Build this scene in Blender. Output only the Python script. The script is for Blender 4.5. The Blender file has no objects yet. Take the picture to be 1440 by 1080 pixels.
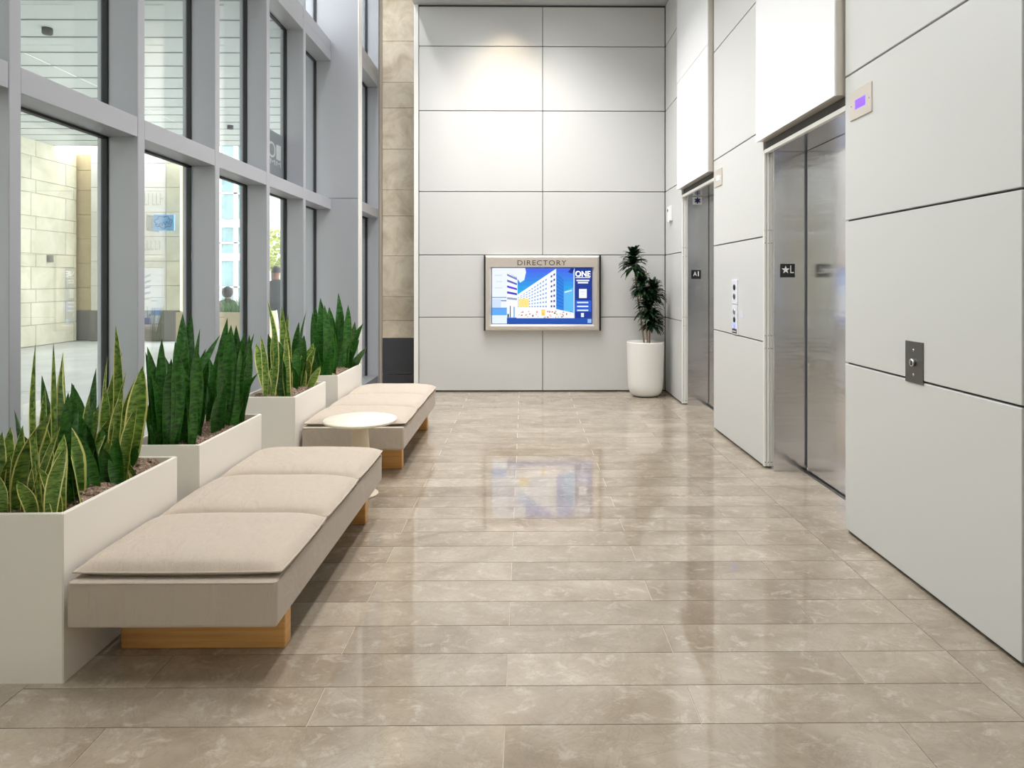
import bpy, bmesh, math, random
from mathutils import Vector, Matrix

# ------------------------------------------------------------------ scene, camera, light
scn = bpy.context.scene
COL = scn.collection
R = math.radians

cam_d = bpy.data.cameras.new('camera')
cam = bpy.data.objects.new('camera', cam_d)
COL.objects.link(cam)
cam.location = (0, 0, 1.45)
cam.rotation_euler = (R(90), 0, -math.atan(10 / 960))
cam_d.sensor_width = 36
cam_d.lens = 24.0
cam_d.shift_x = -27 / 1440
cam_d.shift_y = -0.1
cam_d.clip_start = 0.05
cam_d.clip_end = 300
scn.camera = cam

SKY = 6.0            # overcast sky
LAMP = 22.5          # watts per long ceiling panel
world = bpy.data.worlds.new('overcast_sky')
scn.world = world
world.use_nodes = True
bg = world.node_tree.nodes['Background']
bg.inputs[0].default_value = (0.97, 0.975, 1.0, 1)
bg.inputs[1].default_value = SKY

vs = scn.view_settings
vs.view_transform = 'Standard'
vs.look = 'None'
vs.gamma = 1.0
vs.use_curve_mapping = False
vs.exposure = -0.03
scn.cycles.use_denoising = True
scn.cycles.use_adaptive_sampling = True
scn.cycles.adaptive_threshold = .02
scn.cycles.max_bounces = 8
scn.cycles.diffuse_bounces = 4
scn.cycles.glossy_bounces = 4
scn.cycles.transparent_max_bounces = 16
scn.cycles.sample_clamp_indirect = 6.0

# ------------------------------------------------------------------ materials
MATS = {}
def srgb(r, g, b):
    def f(c):
        c /= 255
        return c / 12.92 if c <= .04045 else ((c + .055) / 1.055) ** 2.4
    return (f(r), f(g), f(b), 1)

class NT:
    def __init__(s, name):
        s.m = bpy.data.materials.new(name); s.m.use_nodes = True
        s.t = s.m.node_tree; s.p = s.t.nodes['Principled BSDF']
        MATS[name] = s.m
    def n(s, typ, **kw):
        nd = s.t.nodes.new(typ)
        for k, v in kw.items(): setattr(nd, k, v)
        return nd
    def l(s, a, b): s.t.links.new(a, b)
    def math(s, op, a, b=None, clamp=False):
        nd = s.n('ShaderNodeMath', operation=op); nd.use_clamp = clamp
        for i, v in enumerate((a, b)):
            if v is None: continue
            if isinstance(v, (int, float)): nd.inputs[i].default_value = v
            else: s.l(v, nd.inputs[i])
        return nd.outputs[0]
    def ramp(s, fac, stops):
        nd = s.n('ShaderNodeValToRGB'); e = nd.color_ramp.elements
        while len(e) < len(stops): e.new(.5)
        for i, (p, c) in enumerate(stops): e[i].position = p; e[i].color = c
        s.l(fac, nd.inputs[0]); return nd.outputs[0]
    def mix(s, fac, a, b, blend='MIX'):
        nd = s.n('ShaderNodeMix', data_type='RGBA', blend_type=blend)
        for i, v in ((0, fac), (6, a), (7, b)):
            if isinstance(v, (int, float, tuple)): nd.inputs[i].default_value = v
            else: s.l(v, nd.inputs[i])
        return nd.outputs[2]
    def noise(s, vec, scale, detail=4, rough=.55, dist=0):
        nd = s.n('ShaderNodeTexNoise')
        nd.inputs['Scale'].default_value = scale; nd.inputs['Detail'].default_value = detail
        nd.inputs['Roughness'].default_value = rough; nd.inputs['Distortion'].default_value = dist
        if vec is not None: s.l(vec, nd.inputs['Vector'])
        return nd.outputs[0]
    def mapping(s, vec, scale=(1, 1, 1), loc=(0, 0, 0)):
        nd = s.n('ShaderNodeMapping'); nd.inputs['Scale'].default_value = scale; nd.inputs['Location'].default_value = loc
        s.l(vec, nd.inputs['Vector']); return nd.outputs[0]
    def bump(s, h, strength, dist=.002):
        nd = s.n('ShaderNodeBump'); nd.inputs['Strength'].default_value = strength; nd.inputs['Distance'].default_value = dist
        s.l(h, nd.inputs['Height']); s.l(nd.outputs[0], s.p.inputs['Normal'])
    def set(s, color=None, rough=None, metal=None, spec=None):
        if color is not None: s.p.inputs['Base Color'].default_value = color
        if rough is not None: s.p.inputs['Roughness'].default_value = rough
        if metal is not None: s.p.inputs['Metallic'].default_value = metal
        if spec is not None: s.p.inputs['Specular IOR Level'].default_value = spec
    def pos(s): return s.n('ShaderNodeNewGeometry').outputs['Position']
    def rnd(s): return s.n('ShaderNodeObjectInfo').outputs['Random']

def plain(name, color, rough=.5, metal=0, spec=.5, vary=.0, scale=6.0, bump=0, bscale=200):
    s = NT(name); s.set(color, rough, metal, spec)
    p = s.pos()
    if vary:
        f = s.noise(p, scale, 4)
        a = tuple(c * (1 - vary) for c in color[:3]) + (1,); b = tuple(min(1, c * (1 + vary)) for c in color[:3]) + (1,)
        s.l(s.ramp(f, [(.3, a), (.7, b)]), s.p.inputs['Base Color'])
    if bump: s.bump(s.noise(p, bscale, 2), bump, .001)
    return s

def emit(name, color, strength):
    s = NT(name); s.set(color)
    s.p.inputs['Emission Color'].default_value = color; s.p.inputs['Emission Strength'].default_value = strength

# polished limestone floor
s = NT('limestone_tile'); p = s.pos(); r = s.rnd()
off = s.n('ShaderNodeCombineXYZ')
for i in range(3): s.l(s.math('MULTIPLY', r, (37., 53., 71.)[i]), off.inputs[i])
ad = s.n('ShaderNodeVectorMath', operation='ADD'); s.l(p, ad.inputs[0]); s.l(off.outputs[0], ad.inputs[1]); v = ad.outputs[0]
big = s.noise(s.mapping(v, (1.0, 1.3, 1)), 2.2, 6, .62, .5)
c1 = s.ramp(big, [(.30, srgb(143, 129, 111)), (.5, srgb(164, 152, 135)), (.7, srgb(182, 171, 154))])
fine = s.noise(s.mapping(v, (1, 1.2, 1)), 11, 6, .7, .6)
c2 = s.mix(s.ramp(fine, [(.54, (0, 0, 0, 1)), (.66, (.5, .5, .5, 1))]), c1, srgb(202, 193, 178))
vein = s.noise(v, 5, 8, .75, 2.5)
c3 = s.mix(s.ramp(vein, [(.47, (0, 0, 0, 1)), (.5, (.35, .35, .35, 1)), (.53, (0, 0, 0, 1))]), c2, srgb(134, 121, 105))
tone = s.ramp(r, [(0, (.84, .83, .82, 1)), (1, (1.0, 1.0, 1.0, 1))])
s.l(s.mix(1.0, c3, tone, 'MULTIPLY'), s.p.inputs['Base Color'])
s.l(s.ramp(fine, [(.3, (.05, .05, .05, 1)), (.8, (.075, .075, .075, 1))]), s.p.inputs['Roughness'])
s.p.inputs['IOR'].default_value = 1.78
plain('grout', srgb(190, 180, 164), .7)
# wall panels
s = plain('wall_panel_paint', srgb(203, 203, 201), .33, 0, .5); 
s.bump(s.noise(s.pos(), 1.2, 2), .05, .02)
plain('panel_edge_paint', srgb(232, 231, 226), .4)
plain('joint_black', srgb(78, 77, 76), .7)
plain('white_gloss_panel', srgb(242, 242, 244), .08)
plain('ceiling_paint', srgb(188, 188, 188), .6)
plain('plaster_beige', srgb(200, 188, 174), .6, vary=.06)
plain('mullion_metal', srgb(172, 174, 180), .42, .25)
plain('gasket_black', srgb(30, 32, 35), .5)
plain('sill_metal', srgb(150, 151, 155), .4, .3)
# stainless steel, vertical grain
def steel(name, col, rough, aniso=.6):
    s = NT(name); s.set(col, rough, 1.0)
    p = s.pos()
    g = s.noise(s.mapping(p, (700, 700, 1.0)), 1.0, 3)
    s.l(s.ramp(g, [(.3, (rough * .9,) * 3 + (1,)), (.7, (rough * 1.1,) * 3 + (1,))]), s.p.inputs['Roughness'])
    s.bump(s.noise(s.mapping(p, (.8, .8, 5.0)), 1.0, 3), .3, .014)
    s.p.inputs['Anisotropic'].default_value = aniso
    tg = s.n('ShaderNodeTangent', direction_type='RADIAL', axis='Z'); s.l(tg.outputs[0], s.p.inputs['Tangent'])
steel('stainless', srgb(224, 224, 226), .17)
plain('stainless_frame', srgb(214, 206, 196), .38, .55)
steel('stainless_dark', srgb(120, 119, 117), .35, .3)
plain('screw_metal', srgb(190, 190, 188), .25, 1.0)
# glass panes
s = NT('window_glass'); s.t.nodes.remove(s.p)
lw = s.n('ShaderNodeLayerWeight'); lw.inputs[0].default_value = .5
fr = s.math('ADD', s.math('MULTIPLY', s.math('POWER', lw.outputs['Facing'], 3.0), .85), .06, True)
tr = s.n('ShaderNodeBsdfTransparent'); tr.inputs[0].default_value = (.945, .962, .955, 1)
gl = s.n('ShaderNodeBsdfGlossy'); gl.inputs['Roughness'].default_value = 0.0; gl.inputs[0].default_value = (.95, .98, 1, 1)
mx = s.n('ShaderNodeMixShader'); s.l(fr, mx.inputs[0]); s.l(tr.outputs[0], mx.inputs[1]); s.l(gl.outputs[0], mx.inputs[2])
s.l(mx.outputs[0], s.t.nodes['Material Output'].inputs[0])
# canopy soffit, translucency added to pass sky light down
s = NT('translucent_soffit'); s.t.nodes.remove(s.p)
tl = s.n('ShaderNodeBsdfTranslucent'); tl.inputs[0].default_value = (.155, .165, .160, 1)
df = s.n('ShaderNodeBsdfDiffuse'); df.inputs[0].default_value = (.56, .58, .57, 1)
ax = s.n('ShaderNodeAddShader'); s.l(tl.outputs[0], ax.inputs[0]); s.l(df.outputs[0], ax.inputs[1])
s.l(ax.outputs[0], s.t.nodes['Material Output'].inputs[0])
# furniture
s = NT('white_planter_paint'); s.set(srgb(236, 231, 222), .42)
s = NT('bench_fabric'); p = s.pos(); s.set(rough=.92, spec=.15)
a = s.noise(s.mapping(p, (300, 900, 900)), 1, 2); b = s.noise(s.mapping(p, (900, 300, 900)), 1, 2)
w = s.math('MULTIPLY', s.math('ADD', a, b), .5)
big = s.noise(p, 3.0, 3)
c = s.ramp(w, [(.3, srgb(162, 149, 134)), (.7, srgb(202, 190, 175))])
c = s.mix(s.ramp(big, [(.3, (0, 0, 0, 1)), (.7, (.22, .22, .22, 1))]), c, srgb(190, 176, 160))
s.l(c, s.p.inputs['Base Color']); 
wr = s.noise(s.mapping(p, (9, 4, 4)), 1.4, 3, .5, .6)
s.bump(s.math('ADD', s.math('MULTIPLY', w, .35), s.math('MULTIPLY', wr, 4.0)), .7, .005)
s.p.inputs['Sheen Weight'].default_value = .15
s = NT('oak_base'); p = s.pos(); s.set(rough=.45)
g = s.noise(s.mapping(p, (2, 2, 60)), 1.2, 4, .6, .4)
s.l(s.ramp(g, [(.3, srgb(206, 148, 82)), (.7, srgb(226, 174, 108))]), s.p.inputs['Base Color'])
s = NT('table_top_white'); p = s.pos(); s.set(rough=.4)
g = s.noise(s.mapping(p, (3, 30, 3)), 1.4, 4, .6, .6)
s.l(s.ramp(g, [(.3, srgb(226, 216, 194)), (.7, srgb(246, 240, 224))]), s.p.inputs['Base Color'])
plain('table_stem_cream', srgb(226, 214, 190), .45)
# mulch and soil
s = NT('bark_mulch'); p = s.pos(); s.set(rough=.9)
n1 = s.noise(p, 90, 4, .7)
s.l(s.ramp(n1, [(.3, srgb(78, 62, 50)), (.5, srgb(140, 116, 98)), (.72, srgb(196, 176, 156))]), s.p.inputs['Base Color'])
s.bump(n1, .8, .01)
# snake plant leaves: uv.x across, uv.y along
def leaf_mat(name, dark, light, margin, mw):
    s = NT(name); s.set(rough=.3); s.p.inputs['Specular IOR Level'].default_value = .4
    uv = s.n('ShaderNodeUVMap').outputs[0]; sp = s.n('ShaderNodeSeparateXYZ'); s.l(uv, sp.inputs[0])
    r = s.rnd()
    off = s.n('ShaderNodeCombineXYZ'); s.l(s.math('MULTIPLY', r, 40.), off.inputs[0]); s.l(s.math('MULTIPLY', r, 17.), off.inputs[1])
    ad = s.n('ShaderNodeVectorMath', operation='ADD'); s.l(s.mapping(uv, (1.8, 34, 1)), ad.inputs[0]); s.l(off.outputs[0], ad.inputs[1])
    band = s.noise(ad.outputs[0], 1.0, 3, .6, .5)
    c = s.ramp(band, [(.36, dark), (.66, light)])
    tone = s.ramp(r, [(0, (.8, .84, .78, 1)), (1, (1.25, 1.22, 1.1, 1))])
    c = s.mix(1.0, c, tone, 'MULTIPLY')
    e = s.math('ABSOLUTE', s.math('SUBTRACT', sp.outputs[0], .5))
    ed = s.math('ADD', e, s.math('MULTIPLY', s.math('SUBTRACT', s.noise(s.mapping(uv, (.01, 9, 1)), 1.0, 1), .5), .05))
    msk = s.ramp(ed, [(.5 - mw, (0, 0, 0, 1)), (.515 - mw, (1, 1, 1, 1))])
    s.l(s.mix(msk, c, margin), s.p.inputs['Base Color'])
    s.p.inputs['Coat Weight'].default_value = .1
leaf_mat('variegated_leaf', srgb(50, 94, 34), srgb(142, 170, 80), srgb(224, 220, 140), .095)
leaf_mat('dark_leaf', srgb(24, 66, 22), srgb(66, 124, 48), srgb(70, 122, 46), .04)
s = plain('dracaena_leaf', srgb(22, 52, 24), .32, vary=.4, scale=30)
plain('cane_bark', srgb(150, 128, 98), .8, vary=.2, scale=60)
plain('pot_ceramic', srgb(232, 230, 225), .38)
# screens, signs
s = NT('screen_picture'); s.set((0.01, .01, .01, 1), .12)
at = s.n('ShaderNodeVertexColor'); at.layer_name = 'Col'
s.l(at.outputs[0], s.p.inputs['Emission Color']); s.p.inputs['Emission Strength'].default_value = 1.1
emit('screen_white', (1, 1, 1, 1), 1.15)
emit('purple_display', srgb(112, 70, 250), 1.3)
emit('blue_indicator', srgb(120, 130, 255), 1.5)
plain('sign_black', srgb(24, 25, 28), .4)
plain('sign_white', srgb(240, 240, 238), .5)
plain('letter_dark', srgb(70, 62, 54), .5)
plain('plastic_white', srgb(236, 236, 234), .4)
plain('call_plate_white', srgb(226, 228, 238), .15)
# stone column
def stone(name, a, b, c, sc, rough=.6):
    s = NT(name); p = s.pos(); s.set(rough=rough); r = s.rnd()
    n1 = s.noise(p, sc, 7, .65, .8); n2 = s.noise(p, sc * 6, 5, .7, .5)
    col = s.ramp(n1, [(.3, a), (.55, b), (.75, c)])
    col = s.mix(s.ramp(n2, [(.58, (0, 0, 0, 1)), (.72, (.45, .45, .45, 1))]), col, a)
    s.l(s.mix(1.0, col, s.ramp(r, [(0, (.9, .9, .9, 1)), (1, (1.03, 1.03, 1.03, 1))]), 'MULTIPLY'), s.p.inputs['Base Color'])
    s.bump(n2, .25, .003)
stone('travertine', srgb(186, 170, 146), srgb(220, 207, 186), srgb(232, 222, 204), 3.0)
stone('travertine_outside', srgb(206, 202, 176), srgb(226, 224, 200), srgb(236, 234, 216), 1.4)
stone('limestone_lit', srgb(222, 220, 208), srgb(236, 234, 226), srgb(244, 243, 238), 1.0)
stone('paving_outside', srgb(186, 188, 186), srgb(206, 208, 206), srgb(222, 223, 220), .8)
plain('base_charcoal', srgb(62, 63, 68), .45, vary=.06)
plain('base_grey', srgb(120, 116, 110), .6, vary=.08)
emit('lamp_diffuser', (1.0, .985, .96, 1), 3.0)
plain('lamp_housing', srgb(225, 225, 225), .4)
plain('facade_white', srgb(236, 237, 236), .6, vary=.03)
plain('facade_glass', srgb(128, 164, 166), .12, 0, .8, vary=.35, scale=1.2)
plain('facade_grey', srgb(130, 138, 140), .5)
plain('sign_blue', srgb(120, 180, 232), .4, vary=.15, scale=9)
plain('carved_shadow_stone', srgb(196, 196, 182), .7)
plain('sign_ink', srgb(34, 60, 110), .5)
plain('concrete_tan', srgb(206, 190, 152), .7, vary=.08)
plain('shrub_green', srgb(96, 150, 66), .6, vary=.4, scale=14)
plain('yellow_foliage', srgb(170, 182, 96), .6, vary=.3, scale=8)
plain('tree_bark', srgb(90, 76, 62), .85, vary=.2, scale=20)
plain('film_grey', srgb(118, 124, 126), .5)
plain('film_white', srgb(232, 236, 236), .5)
plain('hair_dark', srgb(34, 28, 26), .6)
def cloth(name, top, legs, zsplit, zskin):
    s = NT(name); s.set(rough=.85)
    z = s.n('ShaderNodeSeparateXYZ'); s.l(s.n('ShaderNodeTexCoord').outputs['Object'], z.inputs[0])
    c = s.mix(s.math('GREATER_THAN', z.outputs[2], zsplit), legs, top)
    c = s.mix(s.math('GREATER_THAN', z.outputs[2], zskin), c, srgb(176, 130, 104))
    s.l(c, s.p.inputs['Base Color'])
cloth('clothes_charcoal', srgb(70, 72, 78), srgb(52, 54, 62), .98, 1.5)
cloth('clothes_seated_grey', srgb(66, 62, 66), srgb(60, 60, 72), .52, 1.05)
cloth('clothes_seated_green', srgb(70, 84, 74), srgb(60, 60, 72), .52, 1.05)

# ------------------------------------------------------------------ helpers
def tag(o, label=None, cat=None, group=None, kind=None):
    if label: o['label'] = label
    if cat: o['category'] = cat
    if group: o['group'] = group
    if kind: o['kind'] = kind
    return o

def put(name, me, loc, parent=None):
    o = bpy.data.objects.new(name, me); COL.objects.link(o)
    wl = Vector(loc)
    if parent is not None:
        o.parent = parent
        q = parent; base = Vector((0, 0, 0))
        while q is not None: base += q.location; q = q.parent
        o.location = wl - base
    else: o.location = wl
    return o

def empty(name, loc, parent=None):
    o = put(name, None, loc, parent); o.empty_display_size = .1; return o

def mesh_obj(name, verts, faces, mat, parent=None, smooth=False, uvs=None, mats=None, fm=None):
    """verts in world coordinates; origin goes to the bottom centre"""
    xs = [v[0] for v in verts]; ys = [v[1] for v in verts]; zs = [v[2] for v in verts]
    o0 = Vector(((min(xs) + max(xs)) / 2, (min(ys) + max(ys)) / 2, min(zs)))
    me = bpy.data.meshes.new(name)
    me.from_pydata([tuple(Vector(v) - o0) for v in verts], [], faces)
    for m in (mats or [mat]): me.materials.append(MATS[m])
    if fm: me.polygons.foreach_set('material_index', fm)
    if smooth: me.polygons.foreach_set('use_smooth', [True] * len(faces))
    if uvs:
        ul = me.uv_layers.new(name='UVMap')
        for lp in me.loops: ul.data[lp.index].uv = uvs[lp.vertex_index]
    me.update()
    return put(name, me, o0, parent)

def bm_obj(name, bm, mat, parent=None, smooth=False):
    bm.normal_update()
    verts = [v.co.copy() for v in bm.verts]
    xs = [v.x for v in verts]; ys = [v.y for v in verts]; zs = [v.z for v in verts]
    o0 = Vector(((min(xs) + max(xs)) / 2, (min(ys) + max(ys)) / 2, min(zs)))
    bmesh.ops.translate(bm, verts=bm.verts, vec=-o0)
    me = bpy.data.meshes.new(name); bm.to_mesh(me); bm.free()
    me.materials.append(MATS[mat])
    if smooth: me.polygons.foreach_set('use_smooth', [True] * len(me.polygons))
    return put(name, me, o0, parent)

BOXES = {}
def box_mesh(dx, dy, dz, mat, bev=0, seg=1):
    k = (round(dx, 4), round(dy, 4), round(dz, 4), mat, bev, seg)
    if k in BOXES: return BOXES[k]
    bm = bmesh.new(); bmesh.ops.create_cube(bm, size=1)
    bmesh.ops.scale(bm, vec=(dx, dy, dz), verts=bm.verts)
    bmesh.ops.translate(bm, vec=(0, 0, dz / 2), verts=bm.verts)
    if bev: bmesh.ops.bevel(bm, geom=bm.edges[:], offset=bev, segments=seg, affect='EDGES', profile=.5)
    me = bpy.data.meshes.new('box'); bm.to_mesh(me); bm.free(); me.materials.append(MATS[mat])
    BOXES[k] = me; return me

def box(name, x0, x1, y0, y1, z0, z1, mat, parent=None, bev=0, seg=1):
    me = box_mesh(x1 - x0, y1 - y0, z1 - z0, mat, bev, seg)
    return put(name, me, ((x0 + x1) / 2, (y0 + y1) / 2, z0), parent)

def boxes(name, lst, mat, parent=None, bev=0):
    """one part made of several joined boxes"""
    bm = bmesh.new()
    for (x0, x1, y0, y1, z0, z1) in lst:
        g = bmesh.ops.create_cube(bm, size=1)['verts']
        bmesh.ops.scale(bm, vec=(x1 - x0, y1 - y0, z1 - z0), verts=g)
        bmesh.ops.translate(bm, vec=((x0 + x1) / 2, (y0 + y1) / 2, (z0 + z1) / 2), verts=g)
    if bev: bmesh.ops.bevel(bm, geom=bm.edges[:], offset=bev, segments=1, affect='EDGES')
    return bm_obj(name, bm, mat, parent)

def lathe(name, cx, cy, prof, mat, parent=None, n=40, smooth=True):
    verts, faces = [], []
    for (r, z) in prof:
        for i in range(n):
            a = 2 * math.pi * i / n; verts.append((cx + r * math.cos(a), cy + r * math.sin(a), z))
    for j in range(len(prof) - 1):
        for i in range(n):
            k = (i + 1) % n
            faces.append((j * n + i, j * n + k, (j + 1) * n + k, (j + 1) * n + i))
    if prof[0][0] > 1e-4: faces.append(tuple(range(n - 1, -1, -1)))
    if prof[-1][0] > 1e-4: faces.append(tuple((len(prof) - 1) * n + i for i in range(n)))
    return mesh_obj(name, verts, faces, mat, parent, smooth)

def tube(name, pts, rad, mat, parent=None, n=8, closed=False):
    pts = [Vector(p) for p in pts]; verts, faces = [], []
    rr = rad if isinstance(rad, (list, tuple)) else [rad] * len(pts)
    m = len(pts)
    for i, p in enumerate(pts):
        a = pts[(i - 1) % m] if (closed or i > 0) else p
        b = pts[(i + 1) % m] if (closed or i < m - 1) else p
        t = (b - a).normalized()
        u = t.orthogonal().normalized() if abs(t.z) < .95 else Vector((1, 0, 0))
        if abs(t.z) < .95: u = t.cross(Vector((0, 0, 1))).normalized()
        w = t.cross(u).normalized()
        for k in range(n):
            an = 2 * math.pi * k / n
            verts.append(p + (u * math.cos(an) + w * math.sin(an)) * rr[i])
    for i in range(m if closed else m - 1):
        j = (i + 1) % m
        for k in range(n):
            l = (k + 1) % n
            faces.append((i * n + k, i * n + l, j * n + l, j * n + k))
    if not closed:
        faces.append(tuple(range(n - 1, -1, -1))); faces.append(tuple((m - 1) * n + k for k in range(n)))
    return mesh_obj(name, verts, faces, mat, parent, True)

def text_verts(txt, size, spacing=1.0):
    """flat glyph mesh in xy, left/baseline at 0"""
    cu = bpy.data.curves.new('txt', 'FONT'); cu.body = txt; cu.size = size; cu.space_character = spacing
    ob = bpy.data.objects.new('txt', cu); COL.objects.link(ob)
    dg = bpy.context.evaluated_depsgraph_get(); dg.update()
    me = bpy.data.meshes.new_from_object(ob.evaluated_get(dg))
    vs_ = [v.co.copy() for v in me.vertices]; fs = [tuple(p.vertices) for p in me.polygons]
    bpy.data.objects.remove(ob); bpy.data.curves.remove(cu); bpy.data.meshes.remove(me)
    return vs_, fs

def text_part(name, txt, size, fit, place, mat, parent, spacing=1.0, bold=0):
    """fit = (w, h) box to fill; place(u, v) -> world point"""
    v, f = text_verts(txt, size, spacing)
    x0 = min(q.x for q in v); x1 = max(q.x for q in v); y0 = min(q.y for q in v); y1 = max(q.y for q in v)
    sx = fit[0] / (x1 - x0); sy = fit[1] / (y1 - y0)
    return mesh_obj(name, [place((q.x - x0) * sx, (q.y - y0) * sy) for q in v], f, mat, parent)

# ------------------------------------------------------------------ floor
W = 1.865           # face of right wall panels
YB = 9.0            # face of back wall panels
TOP = 5.1
floor = tag(box('floor', -2.75, 2.3, -4.2, 9.8, -.12, -.003, 'grout'), kind='structure')
RO, RP, TL = 2.233, .216, 1.2935
g = .0018
def tile(x0, x1, y0, y1):
    if x1 - x0 < .03 or y1 - y0 < .02: return
    box('tile', x0 + g, x1 - g, y0 + g, y1 - g, -.012, 0, 'limestone_tile', floor)
XL, XR = -1.785, 1.657
for n in range(-7, 32):
    y0 = RO + RP * n; y1 = min(y0 + RP, YB - .004)
    st = .583 if n % 2 == 0 else -.063
    ks = [st + TL * k for k in range(-4, 5)]
    for a, b in zip(ks[:-1], ks[1:]):
        a2, b2 = max(a, XL), min(b, XR)
        if b2 > a2: tile(a2, b2, y0, y1)
    if n % 2 == 0:
        ye = min(y0 + 2 * RP, YB - .004)
        tile(XL - .55, XL, y0, ye)
        tile(XR, XR + .5, y0, ye)
boxes('floor_fill_strip', [(-2.7, 2.2, -4.1, RO - 7 * RP - g, -.012, 0)], 'limestone_tile', floor)

# ------------------------------------------------------------------ back wall
wall_back = tag(box('wall_back', -1.40, 2.3, YB + .022, YB + .62, 0, 6.0, 'joint_black'), kind='structure')
ZJ = [0.012, .98, 1.80, 2.635, 3.70, 4.55, 5.075]
xs = [-1.385, .245, 1.862]
for zi in range(6):
    for xi in range(2):
        box('panel', xs[xi] + .004, xs[xi + 1] - .004, YB, YB + .03, ZJ[zi] + .005, ZJ[zi + 1] - .005, 'wall_panel_paint', wall_back, .003)
tag(box('trim_1', -1.452, -1.392, YB + .01, YB + .05, 0, 6.0, 'panel_edge_paint', None, .003), kind='structure')

# stone pier behind, at the end of the window wall
wall_corner = tag(box('wall_corner', -2.05, -1.2, 9.53, 9.75, 0, 6.2, 'grout'), kind='structure')
zz = [.665, .907, 1.243, 1.806, 2.359, 2.724, 3.287, 3.86, 4.215, 4.788, 5.361, 6.1]
for a, b in zip(zz[:-1], zz[1:]):
    box('stone_block', -1.965, -1.3, 9.5, 9.56, a + .002, b - .002, 'travertine', wall_corner, .003)
box('base_panel', -1.965, -1.3, 9.495, 9.55, .17, .66, 'base_charcoal', wall_corner, .002)
box('base_panel', -1.965, -1.3, 9.495, 9.55, .0, .155, 'base_charcoal', wall_corner, .002)

# ------------------------------------------------------------------ right wall with two elevator openings
wall_right = tag(boxes('wall_right', [
    (W + .022, 2.3, -4.2, 3.95, 0, 6.0), (W + .022, 2.3, 3.95, 5.31, 2.46, 6.0),
    (W + .022, 2.3, 5.31, 6.70, 0, 6.0), (W + .022, 2.3, 6.70, 8.06, 2.46, 6.0),
    (W + .022, 2.3, 8.06, YB + .3, 0, 6.0)], 'joint_black'), kind='structure')
ZR = [0.014, .98, 1.80, 2.635, 3.70, 4.55, 5.09]
def rpanel(y0, y1, rows=range(6), zmin=None):
    for i in rows:
        z0 = ZR[i] + .005; z1 = ZR[i + 1] - .005
        if zmin and i == rows[0]: z0 = zmin
        box('panel', W, W + .03, y0 + .005, y1 - .005, z0, z1, 'wall_panel_paint', wall_right, .0025)
for y0, y1 in ((-4.2, -2.9), (-2.9, -1.55), (-1.55, -.19), (-.19, 1.17), (1.17, 2.535), (2.535, 3.95), (5.30, 6.70), (8.05, YB - .004)):
    rpanel(y0, y1)
# white edge strips with screws where the panels end at the openings
for yb in (5.30, 8.05):
    for x0, x1 in ((W + .001, W + .019), (W + .024, W + .045)):
        box('edge_strip', x0, x1, yb - .010, yb + .02, .012, 2.47, 'panel_edge_paint', wall_right, .002)
    for z in (.045, .93, 1.03, 1.75, 1.85):
        for xx in (W + .010, W + .034):
            sc_ = lathe('screw', xx, yb - .011, [(.0045, 0), (.0045, .002)], 'screw_metal', wall_right, 10)
            sc_.rotation_euler = (R(90), 0, 0); sc_.location.z = z
    box('lintel_strip', W + .004, W + .03, yb - 1.345, yb - .005, 2.445, 2.475, 'panel_edge_paint', wall_right, .002)

# elevators
def elevator(i, yb):
    y0, y1 = yb - 1.345, yb - .10
    root = tag(empty('door_%d' % i, (2.15, (y0 + y1) / 2, 0)), kind='structure')
    box('jamb', W + .045, 2.165, y1, y1 + .09, 0, 2.445, 'stainless', root, .002)
    box('jamb', W + .045, 2.165, y0 - .03, y0 + .02, 0, 2.445, 'stainless', root, .002)
    box('header', W + .03, 2.165, y0 - .03, y1 + .09, 2.445, 2.459, 'stainless', root, .001)
    ym = y0 + .70 * (y1 - y0) - .30
    box('door_leaf', 2.155, 2.185, ym - .35, y1 - .028, .012, 2.444, 'stainless', root, .003)
    box('door_leaf', 2.150, 2.19, y0 + .02, ym - .356, .012, 2.444, 'stainless', root, .003)
    box('threshold', 2.13, 2.2, y0, y1, -.004, .006, 'stainless_dark', root, .001)
    box('shaft_shadow', 2.2, 2.25, y0 - .03, y1 + .05, 0, 2.46, 'gasket_black', root)
    return root
elevator(1, 5.30)
elevator(2, 8.05)

# ceiling: low over the lobby, raised along the windows
ceiling = tag(boxes('ceiling', [(-1.40, 2.3, -4.2, YB + .3, TOP, TOP + .12), (-1.45, -1.40, -4.2, 9.75, TOP, 6.2),
                                (-2.8, -1.40, -4.2, 9.75, 6.1, 6.2)], 'ceiling_paint'), kind='structure')
tag(box('wall_front', -2.8, 2.3, -4.35, -4.2, 0, 6.2, 'plaster_beige'), kind='structure')

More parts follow.
